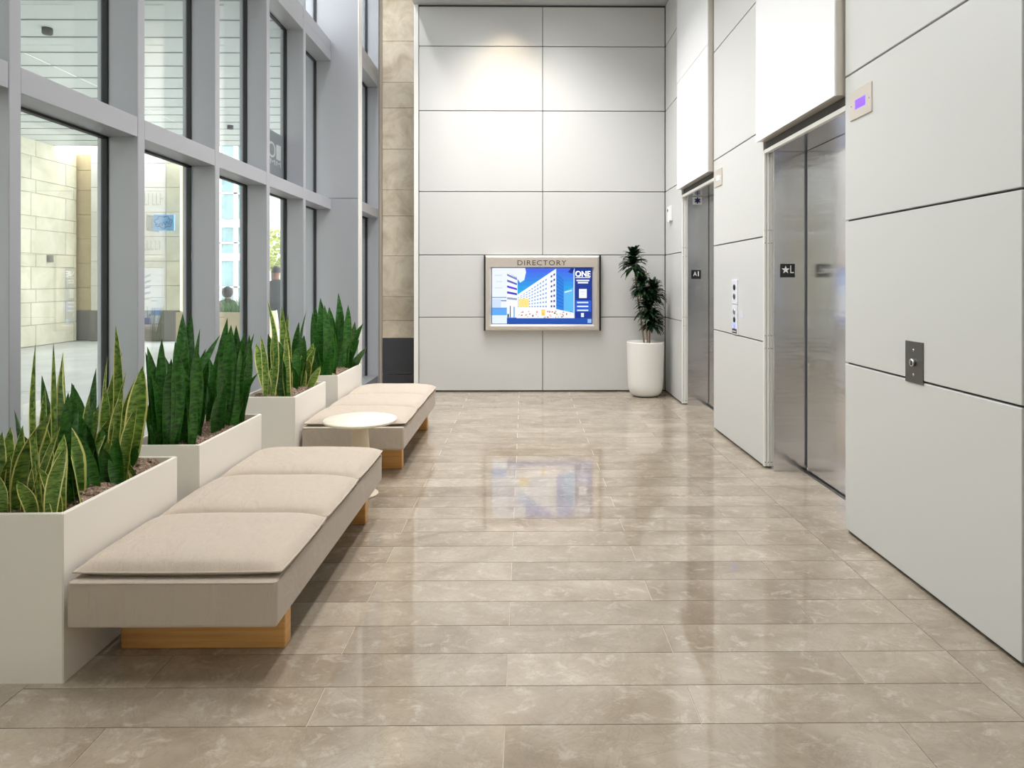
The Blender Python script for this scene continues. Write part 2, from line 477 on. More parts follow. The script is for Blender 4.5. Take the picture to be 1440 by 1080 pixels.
# ------------------------------------------------------------------ window wall on the left
XM = -2.35; XG = -2.53
wall_left = tag(boxes('wall_left', [(-2.62, XM - .01, -4.2, 8.36, -.02, .085)], 'sill_metal'), kind='structure')
MY = [3.14 + 1.04 * k for k in range(-7, 6)]
Z1a, Z1b, Z2a, Z2m, Z2b = 2.331, 2.452, 4.135, 4.262, 4.385
for y in MY:
    if y < 8.3:
        box('mullion', XG, XM, y, y + .075, .0, 6.1, 'mullion_metal', wall_left, .003)
    box('mullion_cap', -2.60, XG - .036, y + .005, y + .07, 0, 6.1, 'mullion_metal', wall_left, .003)
wn = 0
def window(i, xg, xm, y0, y1, far_bead=True):
    """one bay: panes between two mullions, transoms, gaskets"""
    root = tag(empty('window_%d' % i, (xg, (y0 + y1) / 2, 0)), kind='structure')
    for (a, b) in ((.09, Z1a), (Z1b, Z2a), (Z2b, 6.1)):
        box('pane', xg - .024, xg - .014, y0 + .004, y1 - .004, a, b, 'window_glass', root)
        boxes('gasket', [(xg - .036, xg, y0, y0 + .014, a, b), (xg - .036, xg, y1 - .014, y1, a, b),
                         (xg - .036, xg, y0, y1, a, a + .014), (xg - .036, xg, y0, y1, b - .014, b)], 'gasket_black', root)
    box('transom', xg - .05, xm - .002, y0 + .0015, y1 - .0015, Z1a, Z1b, 'mullion_metal', root, .002)
    box('transom', xg - .05, xm - .002, y0 + .0015, y1 - .0015, Z2a, Z2m - .004, 'mullion_metal', root, .002)
    box('transom', xg - .05, xm - .006, y0 + .0015, y1 - .0015, Z2m, Z2b, 'mullion_metal', root, .002)
    return root
for k in range(len(MY) - 1):
    wn += 1
    window(wn, XG, XM, MY[k] + .075, MY[k + 1])
# the pier where the wall steps in
for (a, b) in ((0, 2.460), (2.466, 6.1)):
    box('pier_panel', -2.72, -2.017, 8.34, 8.50, a, b, 'mullion_metal', wall_left, .003)
box('pier_edge', -2.024, -2.012, 8.337, 8.50, 0, 6.1, 'panel_edge_paint', wall_left, .002)
window(wn + 1, -2.165, -2.015, 8.50, 9.46)
box('end_mullion', -2.25, -2.012, 9.46, 9.53, 0, 6.1, 'mullion_metal', wall_left, .003)
box('sill', -2.26, -2.02, 8.50, 9.46, 0, .15, 'sill_metal', wall_left, .004)
# lettering film on a pane, meant to be read from outside
box('glass_film', XG - .032, XG - .027, 6.345, 7.285, 2.47, 2.985, 'film_grey', wall_left)
text_part('film_letter', '1', .4, (.13, .155), lambda u, v: (XG - .0262, 7.20 - u, 2.712 + v), 'film_white', wall_left)
text_part('film_letter', 'O', .4, (.20, .160), lambda u, v: (XG - .0262, 7.045 - u, 2.71 + v), 'film_white', wall_left)
text_part('film_letter', 'MM', .2, (.30, .05), lambda u, v: (XG - .0262, 7.20 - u, 2.645 + v), 'film_white', wall_left)

# ------------------------------------------------------------------ lamps in the ceiling
def ceiling_light(x, y, label, top=TOP, w=.15, l=.62, k=1.0, col=(1, .985, .985)):
    root = tag(empty('ceiling_light', (x, y, top)), label, 'ceiling light', 'recessed ceiling panels')
    boxes('frame', [(x - w - .02, x - w, y - l - .02, y + l + .02, top - .014, top), (x + w, x + w + .02, y - l - .02, y + l + .02, top - .014, top),
                    (x - w, x + w, y - l - .02, y - l, top - .014, top), (x - w, x + w, y + l, y + l + .02, top - .014, top)], 'lamp_housing', root)
    box('diffuser', x - w, x + w, y - l, y + l, top - .010, top - .004, 'lamp_diffuser', root)
    ld = bpy.data.lights.new('tube_light', 'AREA'); ld.shape = 'RECTANGLE'; ld.size = 2 * w; ld.size_y = 2 * l
    ld.energy = k * LAMP * (w * l) / (.15 * .62); ld.color = col; ld.spread = R(125)
    lo = bpy.data.objects.new('tube_light', ld); COL.objects.link(lo); lo.parent = root; lo.location = (0, 0, -.012)
rows = ('above the nearest planter', 'above the second planter', 'above the farther bench', 'closest to the directory wall')
for y, rn, kk in zip((2.1, 4.0, 5.9, 7.6), rows, (.68, .74, 1.3, 2.15)):
    for x, sn in ((-.65, 'window-side'), (.40, 'elevator-side')):
        ceiling_light(x, y, 'long recessed light panel of the %s row, %s' % (sn, rn), k=kk)
for x, sn in ((-.65, 'window-side'), (.40, 'elevator-side')):
    ceiling_light(x, -2.0, 'added long warm fill light panel of the %s row, behind the camera' % sn, k=.8, col=(1, .85, .68))  # unseen panels added to warm the faces turned to the camera
for y, rn, kk in ((2.2, 'nearest the camera', .5), (5.0, 'in the middle', .65), (7.8, 'nearest the stone pier', 1.5)):
    ceiling_light(-1.85, y, 'added slim fill light panel in the raised ceiling along the windows, %s' % rn, 6.1, .07, 1.0, kk)  # unseen panels added to brighten the stone pier and window side
def downlight(x, y, power, label):
    root = tag(empty('ceiling_downlight', (x, y, TOP)), label, 'downlight')
    lathe('ring', x, y, [(.07, TOP), (.085, TOP), (.085, TOP - .012), (.06, TOP - .012), (.055, TOP - .002)], 'lamp_housing', root, 24)
    ld = bpy.data.lights.new('downlight', 'SPOT'); ld.energy = power; ld.color = (1, .80, .55)
    ld.spot_size = R(95); ld.spot_blend = 1.0; ld.shadow_soft_size = .07
    lo = bpy.data.objects.new('bulb', ld); COL.objects.link(lo); lo.parent = root; lo.location = (0, 0, -.02)
    lo.rotation_euler = (R(12), 0, 0)
downlight(-.25, 8.5, 70, 'round warm downlight in the ceiling before the panelled end wall')

# ------------------------------------------------------------------ planters
PLY = [(2.48, 3.29), (3.51, 4.34), (4.97, 5.74), (6.11, 6.98)]
PX0, PX1, PH = -2.06, -1.662, .613
plabel = ['white rectangular planter nearest the camera, cut by the left frame edge',
          'white rectangular planter second from the camera, beside the nearer bench',
          'white rectangular planter third from the camera, at the near end of the farther bench',
          'white rectangular planter farthest from the camera, beside the stone pier']
mlabel = ['brown bark mulch in the nearest planter', 'brown bark mulch in the second planter', 'brown bark mulch in the third planter', 'brown bark mulch in the farthest planter']
random.seed(11)
for i, (y0, y1) in enumerate(PLY):
    t = .016
    bm = bmesh.new()
    o = [(PX0, y0), (PX1, y0), (PX1, y1), (PX0, y1)]
    n_ = [(PX0 + t, y0 + t), (PX1 - t, y0 + t), (PX1 - t, y1 - t), (PX0 + t, y1 - t)]
    vo0 = [bm.verts.new((x, y, 0)) for x, y in o]; vo1 = [bm.verts.new((x, y, PH)) for x, y in o]
    vi1 = [bm.verts.new((x, y, PH)) for x, y in n_]; vi0 = [bm.verts.new((x, y, .40)) for x, y in n_]
    bm.faces.new(vo0[::-1]); bm.faces.new(vi0)
    for k in range(4):
        l = (k + 1) % 4
        bm.faces.new((vo0[k], vo0[l], vo1[l], vo1[k])); bm.faces.new((vo1[k], vo1[l], vi1[l], vi1[k])); bm.faces.new((vi1[k], vi1[l], vi0[l], vi0[k]))
    bmesh.ops.bevel(bm, geom=[e for e in bm.edges if all(v.co.z > .5 for v in e.verts) or abs(e.verts[0].co.z - e.verts[1].co.z) > .5], offset=.003, segments=2, affect='EDGES')
    tag(bm_obj('planter', bm, 'white_planter_paint'), plabel[i], 'planter', 'white planters along the windows')
    # mulch: bumpy bed plus loose chips
    nx, ny = 22, 44; verts, faces = [], []
    xa, xb, ya, yb = PX0 + t + .001, PX1 - t - .001, y0 + t + .001, y1 - t - .001
    for a in range(ny + 1):
        for b in range(nx + 1):
            u, v = b / nx, a / ny
            h = .565 + .030 * math.sin(u * 7 + i) * math.sin(v * 11 + 2 * i) + .028 * (1 - abs(2 * u - 1)) + random.uniform(-.006, .008)
            verts.append((xa + (xb - xa) * u, ya + (yb - ya) * v, min(h, .605)))
    for a in range(ny):
        for b in range(nx):
            q = a * (nx + 1) + b; faces.append((q, q + 1, q + nx + 2, q + nx + 1))
    for c in range(650):
        x = random.uniform(xa + .015, xb - .015); y = random.uniform(ya + .015, yb - .015)
        u = (x - xa) / (xb - xa); v = (y - ya) / (yb - ya)
        z = .567 + .030 * math.sin(u * 7 + i) * math.sin(v * 11 + 2 * i) + .028 * (1 - abs(2 * u - 1))
        z = min(z, .606)
        an = random.uniform(0, 6.28); L_ = random.uniform(.006, .017); w_ = random.uniform(.002, .005); tz = random.uniform(-.005, .009)
        d = Vector((math.cos(an), math.sin(an), 0)); e = Vector((-d.y, d.x, 0)); p0 = Vector((x, y, z))
        q = len(verts)
        verts += [p0 - d * L_ - e * w_, p0 + d * L_ - e * w_ + Vector((0, 0, tz)), p0 + d * L_ + e * w_ + Vector((0, 0, tz)), p0 - d * L_ + e * w_, p0 + Vector((0, 0, .007 + tz / 2))]
        faces += [(q, q + 1, q + 4), (q + 1, q + 2, q + 4), (q + 2, q + 3, q + 4), (q + 3, q, q + 4)]
    tag(mesh_obj('mulch', verts, faces, 'bark_mulch'), mlabel[i], 'mulch', kind='stuff')

# ------------------------------------------------------------------ snake plants
LEAVES = {
 0: [
  (0,-1.8,2.57,-1.79,2.52,1.22,0.019,0), (0,-1.83,2.7,-1.82,2.66,1.21,0.025,0), (1,-1.77,2.74,-1.83,2.73,1.17,0.069,0), (1,-1.93,3.07,-1.93,3.1,1.06,0.048,1),
  (2,-1.9,3.17,-1.86,3.13,1.25,0.033,0), (2,-1.85,3.2,-1.76,3.17,1.06,0.07,0), (2,-1.79,3.03,-1.74,2.98,0.98,0.038,0), (0,-1.8,2.67,-1.9,2.71,1.08,0.033,1),
  (0,-1.91,2.71,-2.03,2.74,0.94,0.045,1), (0,-1.91,2.71,-1.86,2.67,1.04,0.025,0), (0,-1.9,2.57,-1.88,2.58,0.91,0.035,0), (0,-1.94,2.57,-1.94,2.6,0.9,0.048,0),
  (0,-1.98,2.57,-1.91,2.52,0.9,0.043,0), (0,-1.88,2.57,-1.85,2.58,0.86,0.043,0), (0,-1.89,2.57,-1.74,2.53,0.97,0.054,0), (0,-1.85,2.57,-1.7,2.52,0.92,0.021,0),
  (1,-1.93,2.94,-2,2.97,0.93,0.055,1), (1,-1.86,3.01,-1.79,2.99,0.87,0.069,0), (1,-1.93,2.97,-1.9,2.97,0.82,0.056,0), (1,-1.92,3.01,-1.92,3.04,0.96,0.038,0),
  (2,-1.85,3.11,-1.88,3.09,0.97,0.045,0), (1,-1.87,2.88,-1.88,2.87,1.02,0.042,1), (2,-1.79,3,-1.83,2.98,0.82,0.05,1), (2,-1.87,3.2,-1.87,3.14,0.82,0.057,1),
  (0,-1.78,2.57,-1.8,2.58,0.93,0.04,0), (0,-1.81,2.68,-1.78,2.67,0.83,0.039,0), (0,-1.85,2.77,-1.82,2.75,0.94,0.026,0), (0,-1.96,2.57,-1.89,2.53,0.81,0.037,0),
  (0,-1.84,2.57,-1.8,2.53,0.79,0.027,0), (0,-1.88,2.72,-1.83,2.69,0.77,0.048,0), (1,-1.83,2.89,-1.8,2.91,0.93,0.045,0), (1,-1.82,2.84,-1.84,2.84,0.92,0.047,1),
  (2,-1.92,3.2,-1.91,3.15,1.11,0.03,0), (1,-1.77,2.71,-1.77,2.67,1.02,0.04,1), (0,-1.9,2.67,-1.93,2.68,0.8,0.05,0), (2,-1.81,3.07,-1.85,3.04,0.74,0.029,0),
 ],
 1: [
  (0,-1.92,3.6,-1.97,3.59,1.11,0.049,1), (0,-1.9,3.6,-1.91,3.62,1.15,0.045,1), (0,-1.93,3.82,-1.92,3.86,1.27,0.064,1), (0,-1.9,3.87,-1.9,3.92,1.27,0.069,1),
  (0,-1.77,3.67,-1.72,3.64,1.2,0.034,1), (0,-1.94,4.05,-1.89,4.07,1.05,0.051,1), (0,-1.84,3.82,-1.71,3.86,1.15,0.064,1), (0,-1.88,3.64,-1.92,3.67,1.05,0.053,1),
  (0,-1.83,3.6,-1.81,3.56,1.14,0.052,1), (0,-1.87,3.6,-1.83,3.56,1.05,0.049,1), (0,-1.9,3.6,-1.95,3.65,0.98,0.045,1), (0,-1.82,3.66,-1.77,3.6,1.14,0.057,1),
  (0,-1.77,3.65,-1.72,3.61,1.1,0.049,1), (0,-1.91,3.75,-1.88,3.73,1.01,0.059,1), (0,-1.82,3.84,-1.74,3.79,1.02,0.052,1), (0,-1.94,4.08,-1.91,4.07,0.93,0.06,1),
  (0,-1.8,3.66,-1.75,3.61,1,0.057,1), (0,-1.91,3.6,-1.93,3.56,0.96,0.041,1), (0,-1.89,3.65,-1.86,3.61,0.91,0.053,1), (0,-1.94,3.6,-1.98,3.59,0.84,0.026,1),
  (1,-1.81,4.11,-1.8,4.16,1.23,0.06,1), (1,-1.79,4.12,-1.76,4.12,1.19,0.073,1), (1,-1.83,4.25,-1.78,4.24,1.18,0.062,1), (1,-1.77,4.25,-1.67,4.24,1.13,0.027,1),
  (1,-1.78,4.25,-1.7,4.24,1.12,0.062,1), (1,-1.77,3.95,-1.71,3.94,0.86,0.062,1), (1,-1.81,4.25,-1.75,4.29,1.13,0.053,1), (1,-1.87,4.25,-1.87,4.24,1.09,0.053,1),
  (1,-1.77,4.16,-1.71,4.13,1.05,0.065,1), (1,-1.79,4.25,-1.7,4.21,1,0.062,1), (1,-1.81,4.14,-1.8,4.18,1,0.065,1), (1,-1.79,4.03,-1.77,3.97,1.02,0.05,1),
  (1,-1.83,4.25,-1.79,4.25,0.9,0.062,1), (1,-1.78,4.25,-1.72,4.23,0.91,0.058,1), (1,-1.92,4.25,-1.93,4.26,0.9,0.053,1), (1,-1.88,4.25,-1.87,4.27,0.88,0.058,1),
  (1,-1.77,4.25,-1.68,4.2,1.04,0.04,1),
 ],
 2: [
  (0,-1.91,5.06,-1.96,5.1,1.05,0.037,0), (0,-1.93,5.18,-2.04,5.22,0.98,0.07,0), (0,-1.87,5.06,-1.9,5.07,1.32,0.047,0), (0,-1.91,5.48,-1.94,5.49,1.26,0.051,0),
  (0,-1.92,5.51,-1.89,5.5,1.19,0.046,0), (0,-1.89,5.59,-1.8,5.61,1.01,0.076,1), (0,-1.79,5.65,-1.75,5.69,0.94,0.082,0), (0,-1.88,5.65,-1.84,5.6,1.12,0.053,1),
  (0,-1.84,5.65,-1.81,5.7,1.21,0.035,1), (0,-1.89,5.27,-1.9,5.22,1.12,0.049,0), (0,-1.93,5.45,-1.94,5.41,0.98,0.068,1), (0,-1.94,5.3,-2.01,5.31,0.88,0.066,0),
  (0,-1.78,5.15,-1.77,5.11,1.03,0.064,0), (0,-1.88,5.55,-1.85,5.55,0.91,0.075,1), (0,-1.9,5.27,-1.95,5.31,0.88,0.066,0), (0,-1.81,5.15,-1.79,5.09,0.87,0.07,1),
  (0,-1.86,5.65,-1.82,5.59,0.85,0.071,0), (0,-1.82,5.65,-1.76,5.6,0.82,0.071,0), (0,-1.91,5.59,-1.91,5.61,0.79,0.07,0), (0,-1.78,5.65,-1.72,5.65,0.91,0.059,0),
  (0,-1.93,5.29,-1.96,5.25,1.05,0.061,1), (0,-1.89,5.5,-1.89,5.47,1.09,0.052,0), (0,-1.88,5.65,-1.86,5.68,0.72,0.059,0),
 ],
 3: [
  (0,-1.85,6.22,-1.85,6.22,1.3,0.078,1), (0,-1.81,6.2,-1.79,6.14,1.24,0.071,1), (0,-1.88,6.72,-1.82,6.71,1.34,0.098,1), (0,-1.9,6.89,-1.85,6.9,1.24,0.065,1),
  (0,-1.79,6.75,-1.73,6.73,1.22,0.077,1), (0,-1.76,6.89,-1.62,6.89,1.03,0.072,1), (0,-1.77,6.77,-1.73,6.8,1,0.078,1), (0,-1.92,6.33,-1.91,6.27,1.23,0.066,1),
  (0,-1.87,6.51,-1.85,6.5,1.21,0.088,1), (0,-1.85,6.89,-1.8,6.86,1.06,0.086,1), (0,-1.81,6.44,-1.8,6.43,1.09,0.087,1), (0,-1.77,6.89,-1.69,6.84,1.05,0.065,1),
  (0,-1.8,6.2,-1.8,6.21,1.1,0.084,1), (0,-1.93,6.43,-1.93,6.42,1.12,0.08,1), (0,-1.85,6.71,-1.84,6.75,1.04,0.091,1), (0,-1.91,6.23,-1.91,6.18,1.17,0.058,1),
  (0,-1.82,6.89,-1.78,6.85,0.92,0.086,1), (0,-1.77,6.89,-1.67,6.92,0.95,0.057,1),
 ],
}

random.seed(7)
def leaf(root, bx, by, tx, ty, tz, w, kind):
    b = Vector((bx, by, .56)); t = Vector((tx, ty, tz)); H = tz - .56
    side_lean = Vector((tx - bx, ty - by, 0))
    bow = Vector((random.uniform(-.025, .025), random.uniform(-.02, .02), 0)) * (H / .5)
    face = Vector((random.uniform(-.35, 1.15), -1, 0)).normalized()      # leaf normal, roughly across the planter
    twist = random.uniform(-.7, .7)
    NS, NW = 11, 5; verts, uvs, faces = [], [], []
    wmax = w * .62
    for a in range(NS):
        v = a / (NS - 1)
        c = b.lerp(t, v) + side_lean * (v * v - v) * .75 + bow * math.sin(math.pi * v)
        prof = (.62 + .38 * math.sin(min(v / .5, 1) * math.pi / 2)) if v < .58 else max(math.cos((v - .58) / .42 * math.pi / 2), 0) ** .85
        if a == NS - 1: prof = .02
        hw = max(wmax * prof, .0006)
        an = twist * v
        nrm = Vector((face.x * math.cos(an) - face.y * math.sin(an), face.x * math.sin(an) + face.y * math.cos(an), 0))
        acr = Vector((-nrm.y, nrm.x, 0))
        for k in range(NW):
            u = k / (NW - 1); s_ = 2 * u - 1
            cup = hw * (.75 - .4 * v) * (s_ * s_)
            rip = .06 * hw * math.sin(v * 15 + 3 * s_ + bx * 40) * abs(s_)
            verts.append(c + acr * (s_ * hw) + nrm * (cup + rip)); uvs.append((u, v))
    for a in range(NS - 1):
        for k in range(NW - 1):
            q = a * NW + k; faces.append((q, q + 1, q + NW + 1, q + NW))
    # back side a little behind: a leaf has thickness
    m = len(verts)
    for a in range(NS):
        v = a / (NS - 1); th = .0022 * (1 - .7 * v)
        an = twist * v; nrm = Vector((face.x * math.cos(an) - face.y * math.sin(an), face.x * math.sin(an) + face.y * math.cos(an), 0))
        for k in range(NW):
            e = 0 if k in (0, NW - 1) or a == NS - 1 else 1
            verts.append(Vector(verts[a * NW + k]) - nrm * th * e); uvs.append(uvs[a * NW + k])
    for a in range(NS - 1):
        for k in range(NW - 1):
            q = m + a * NW + k; faces.append((q, q + NW, q + NW + 1, q + 1))
    mesh_obj('leaf', verts, faces, 'variegated_leaf' if kind == 0 else 'dark_leaf', root, True, uvs)
slabel = {(0, 0): 'yellow-edged snake plant at the left frame edge in the nearest planter',
          (0, 1): 'snake plant in the middle of the nearest planter, mixed dark and yellow-edged leaves',
          (0, 2): 'snake plant at the far end of the nearest planter with one very tall leaf',
          (1, 0): 'big dark green snake plant at the near end of the second planter',
          (1, 1): 'dark green snake plant at the far end of the second planter',
          (2, 0): 'slim yellow-edged snake plant in the third planter',
          (3, 0): 'dark green snake plant in the farthest planter by the stone pier'}
for pi, ls in LEAVES.items():
    roots = {}
    for (gi, bx, by, tx, ty, tz, w, kd) in ls:
        if gi not in roots:
            mine = [q for q in ls if q[0] == gi]
            cx = sum(q[1] for q in mine) / len(mine); cy = sum(q[2] for q in mine) / len(mine)
            roots[gi] = tag(empty('snake_plant', (cx, cy, .57)), slabel[(pi, gi)], 'plant', 'snake plants in the white planters')
        leaf(roots[gi], bx, by, tx, ty, tz, w, kd)
    # shorter leaves filling the clump
    for gi, root in roots.items():
        mine = [q for q in ls if q[0] == gi]
        for k in range((17 if pi == 0 else 14) if pi < 2 else (20 if pi == 2 else 14)):
            q = random.choice(mine)
            bx = min(max(q[1] + random.uniform(-.05, .05), -2.01), -1.72); by = min(max(q[2] + random.uniform(-.06, .06), PLY[pi][0] + .06), PLY[pi][1] - .06)
            tz = .56 + (q[5] - .56) * random.uniform(.45, .92)
            leaf(root, bx, by, bx + (q[3] - q[1]) * .6 + random.uniform(-.07, .07), by + random.uniform(-.04, .04), tz, max(q[6], .035) * random.uniform(.8, 1.15), q[7])

# ------------------------------------------------------------------ benches
def cushion(root, x0, x1, y0, y1, z0, zs, z1):
    N, M = 22, 18; verts, faces = [], []
    def rim(u, v):   # distance factor from the edge
        a = 1 - abs(2 * u - 1) ** 5; b = 1 - abs(2 * v - 1) ** 5
        return (max(a, 0) * max(b, 0)) ** .5
    for half in (0, 1):
        for j in range(M + 1):
            for i in range(N + 1):
                u = .5 - .5 * math.cos(math.pi * i / N); v = .5 - .5 * math.cos(math.pi * j / M)
                u = .5 * u + .5 * i / N; v = .5 * v + .5 * j / M
                k = rim(u, v); pu = 2 * u - 1; pv = 2 * v - 1
                inset = .006 * (pu * pu * pv * pv)
                x = x0 + (x1 - x0) * u - math.copysign(inset, pu); y = y0 + (y1 - y0) * v - math.copysign(inset, pv)
                if half == 0:
                    z = zs + (z1 - zs) * k + .003 * math.sin(9 * u + 4 * y) * k * math.sin(7 * v + x * 5)
                else:
                    z = zs - (zs - z0) * min(1, k * 1.6)
                verts.append((x, y, z))
    st = (N + 1) * (M + 1)
    for j in range(M):
        for i in range(N):
            q = j * (N + 1) + i
            faces.append((q, q + 1, q + N + 2, q + N + 1)); q += st; faces.append((q, q + N + 1, q + N + 2, q + 1))
    c = mesh_obj('cushion', verts, faces, 'bench_fabric', root, True)
    edge = [(i, 0) for i in range(N)] + [(N, j) for j in range(M)] + [(i, M) for i in range(N, 0, -1)] + [(0, j) for j in range(M, 0, -1)]
    tube('piping', [Vector(verts[j * (N + 1) + i]) for i, j in edge], .0042, 'bench_fabric', c, 8, True)
def bench(dy, label):
    x0, x1, y0, y1 = -1.640, -.888, 2.46 + dy, 4.28 + dy
    root = tag(empty('bench', ((x0 + x1) / 2, (y0 + y1) / 2, 0)), label, 'bench', 'upholstered benches by the planters')
    b = box('seat_base', x0, x1, y0, y1, .205, .374, 'bench_fabric', root, .014, 4)
    tube('piping', [(x0 + .012, y0 + .002, .367), (x1 - .012, y0 + .002, .367), (x1 - .002, y0 + .012, .367), (x1 - .002, y1 - .012, .367)], .0035, 'bench_fabric', b, 6)
    for (a, c) in ((.025, .605), (.610, 1.195), (1.200, 1.81)):
        cushion(root, x0 + .002, x1 + .010, y0 + a, y0 + c, .374, .396, .446)
    for a in (.25, 1.62):
        box('leg', -1.592, -.945, y0 + a, y0 + a + .07, 0, .206, 'oak_base', root, .006, 3)
    return root
bench(0, 'beige upholstered bench with three cushions nearest the camera')
bench(2.59, 'beige upholstered bench with three cushions behind the round side table')

# round side table
tx, ty = -1.115, 4.66
root = tag(empty('side_table', (tx, ty, 0)), 'round cream side table on a flared stem between the two benches', 'table')
lathe('table_top', tx, ty, [(.225, .492), (.243, .499), (.246, .508), (.243, .516), (.0, .518)], 'table_top_white', root, 64)
lathe('stem', tx, ty, [(.082, .012), (.076, .10), (.066, .25), (.056, .40), (.052, .493)], 'table_stem_cream', root, 40)
lathe('foot', tx, ty, [(.118, 0), (.122, .004), (.120, .012), (.08, .016)], 'table_stem_cream', root, 40)

# ------------------------------------------------------------------ dracaena in a tall pot
px_, py_ = 1.542, 8.66
root = tag(empty('plant_pot', (px_, py_, 0)), 'tall white round-bottomed pot in the corner by the end wall', 'pot')
lathe('body', px_, py_, [(.0, .0), (.12, .001), (.165, .014), (.198, .05), (.216, .105), (.223, .18), (.236, .676), (.237, .684), (.233, .689), (.224, .686), (.22, .63)], 'pot_ceramic', root, 56)
lathe('soil', px_, py_, [(.222, .632), (.15, .642), (.06, .648), (.0, .65)], 'bark_mulch', root, 30)
root = tag(empty('dracaena', (px_, py_, .65)), 'dark green dracaena with three canes growing in the tall white pot', 'plant')
def Pp(x, y, dy=0):    # picture-measured heights turned into metres around the pot
    return Vector((px_ + (x - 909) * .00905, py_ + dy, .69 + (481 - y) * .00905))
canes = [[Pp(907, 482), Pp(903, 450, .01), Pp(898, 415, .02), Pp(893, 372, .0)], [Pp(911, 482, -.03), Pp(909, 450, -.04), Pp(903, 405, -.05)],
         [Pp(915, 482, .02), Pp(916, 450, .03), Pp(919, 415, .04)], ]
for c in canes:
    tube('cane', [c[0].lerp(c[1], .0) - Vector((0, 0, .05))] + c, [.013, .012, .011, .010, .009][:len(c) + 1], 'cane_bark', root, 8)
crowns = [(892, 370, .0, 17), (903, 402, -.05, 14), (921, 412, .04, 15), (912, 432, -.06, 16), (918, 453, .0, 15)]
random.seed(3)
for (cx, cy, dy, rr) in crowns:
    c0 = Pp(cx, cy, dy); rad = rr * .0095; verts, faces = [], []
    for k in range(130):
        an = random.uniform(0, 6.283); hz = random.uniform(-1, 1)
        st = c0 + Vector((0, 0, hz * rad * .55)); el = R(-18 + 78 * (hz * .5 + .5)) + random.uniform(-.3, .3)
        d = Vector((math.cos(an) * math.cos(el), math.sin(an) * math.cos(el), math.sin(el)))
        L_ = rad * random.uniform(1.0, 1.3); sd = d.cross(Vector((0, 0, 1))).normalized(); up = sd.cross(d).normalized()
        q = len(verts); w_ = .022
        for v, ww, dr in ((0, .45, 0), (.3, .95, .03), (.6, 1, .0), (.85, .55, -.12), (1, .04, -.26)):
            p = st + d * (L_ * v) + Vector((0, 0, dr * L_ * 1.0))
            verts += [p - sd * w_ * ww + up * .004, p - up * .002, p + sd * w_ * ww + up * .004]
        for a in range(4):
            b = q + 3 * a; faces += [(b, b + 1, b + 4, b + 3), (b + 1, b + 2, b + 5, b + 4)]
    tag(mesh_obj('leaf_crown', verts, faces, 'dracaena_leaf', root, True), kind='stuff')

# ------------------------------------------------------------------ directory display
X0, X1, Z0, Z1 = -.515, .995, .804, 1.797
SX0, SX1, SZ0, SZ1 = -.420, .888, .898, 1.628
root = tag(empty('directory_display', ((X0 + X1) / 2, YB, Z0)), 'wall-mounted directory screen in a wide stainless frame', 'screen')
yf = YB - .085; ys = YB - .045
V = [(X0, YB, Z0), (X1, YB, Z0), (X1, YB, Z1), (X0, YB, Z1),
     (X0 + .012, yf + .01, Z0 + .012), (X1 - .012, yf + .01, Z0 + .012), (X1 - .012, yf + .01, Z1 - .012), (X0 + .012, yf + .01, Z1 - .012),
     (X0 + .035, yf, Z0 + .03), (X1 - .035, yf, Z0 + .03), (X1 - .035, yf, Z1 - .03), (X0 + .035, yf, Z1 - .03),
     (SX0 - .006, ys, SZ0 - .006), (SX1 + .006, ys, SZ0 - .006), (SX1 + .006, ys, SZ1 + .006), (SX0 - .006, ys, SZ1 + .006)]
# front faces: flat surround, then a sloped reveal at the screen
V2 = V[:12] + [(SX0 - .03, yf, SZ0 - .03), (SX1 + .03, yf, SZ0 - .03), (SX1 + .03, yf, SZ1 + .012), (SX0 - .03, yf, SZ1 + .012)] + V[12:]
F2 = []
for r_ in range(4):
    for k in range(4):
        l = (k + 1) % 4; F2.append((r_ * 4 + k, r_ * 4 + l, r_ * 4 + 4 + l, r_ * 4 + 4 + k))
mesh_obj('frame', V2, F2, 'stainless_frame', root)
box('side_cover', X0 - .012, X0 + .001, yf + .012, YB - .001, Z0 + .002, Z1 - .002, 'gasket_black', root)
box('side_cover', X1 - .001, X1 + .012, yf + .012, YB - .001, Z0 + .002, Z1 - .002, 'gasket_black', root)
box('backing', SX0 - .02, SX1 + .02, ys + .002, YB - .002, SZ0 - .02, SZ1 + .02, 'gasket_black', root)
text_part('lettering', 'DIRECTORY', .1, (.640, .066), lambda u, v: (-.087 + u, yf - .0015, 1.663 + v), 'letter_dark', root, 1.15)
# screen picture as flat coloured facets
pv, pf, pc = [], [], []
def poly(pts, c, layer):
    q = len(pv)
    for (x, y) in pts:
        u = (x - 110) / 1175; v = (880 - y) / 625
        pv.append((SX0 + u * (SX1 - SX0), ys - .0004 * layer, SZ0 + v * (SZ1 - SZ0)))
    pf.append(tuple(range(q + len(pts) - 1, q - 1, -1))); pc.append(srgb(*c))
def rc(x0, y0, x1, y1, c, l): poly([(x0, y0), (x1, y0), (x1, y1), (x0, y1)], c, l)
rc(110, 255, 1285, 880, (70, 130, 235), 1)
for k in range(6): rc(400, 255 + k * 50, 1083, 306 + k * 50, (70 - 8 * k, 105 + 14 * k, 232 - k), 2)
poly([(110, 255), (500, 255), (510, 300), (490, 390), (440, 420), (400, 360), (285, 300), (285, 700), (110, 700)], (234, 241, 255), 3)
rc(110, 580, 280, 590, (120, 150, 190), 4); rc(215, 615, 280, 628, (110, 140, 180), 4); rc(110, 600, 215, 700, (205, 222, 246), 4)
rc(110, 705, 285, 785, (96, 168, 240), 4); rc(110, 785, 285, 880, (226, 238, 252), 4)
for k in range(3): rc(140 + 20 * (k % 2), 330 + k * 70, 230, 345 + k * 70, (216, 226, 246), 4)
poly([(285, 300), (410, 372), (410, 810), (285, 810)], (244, 248, 255), 5)
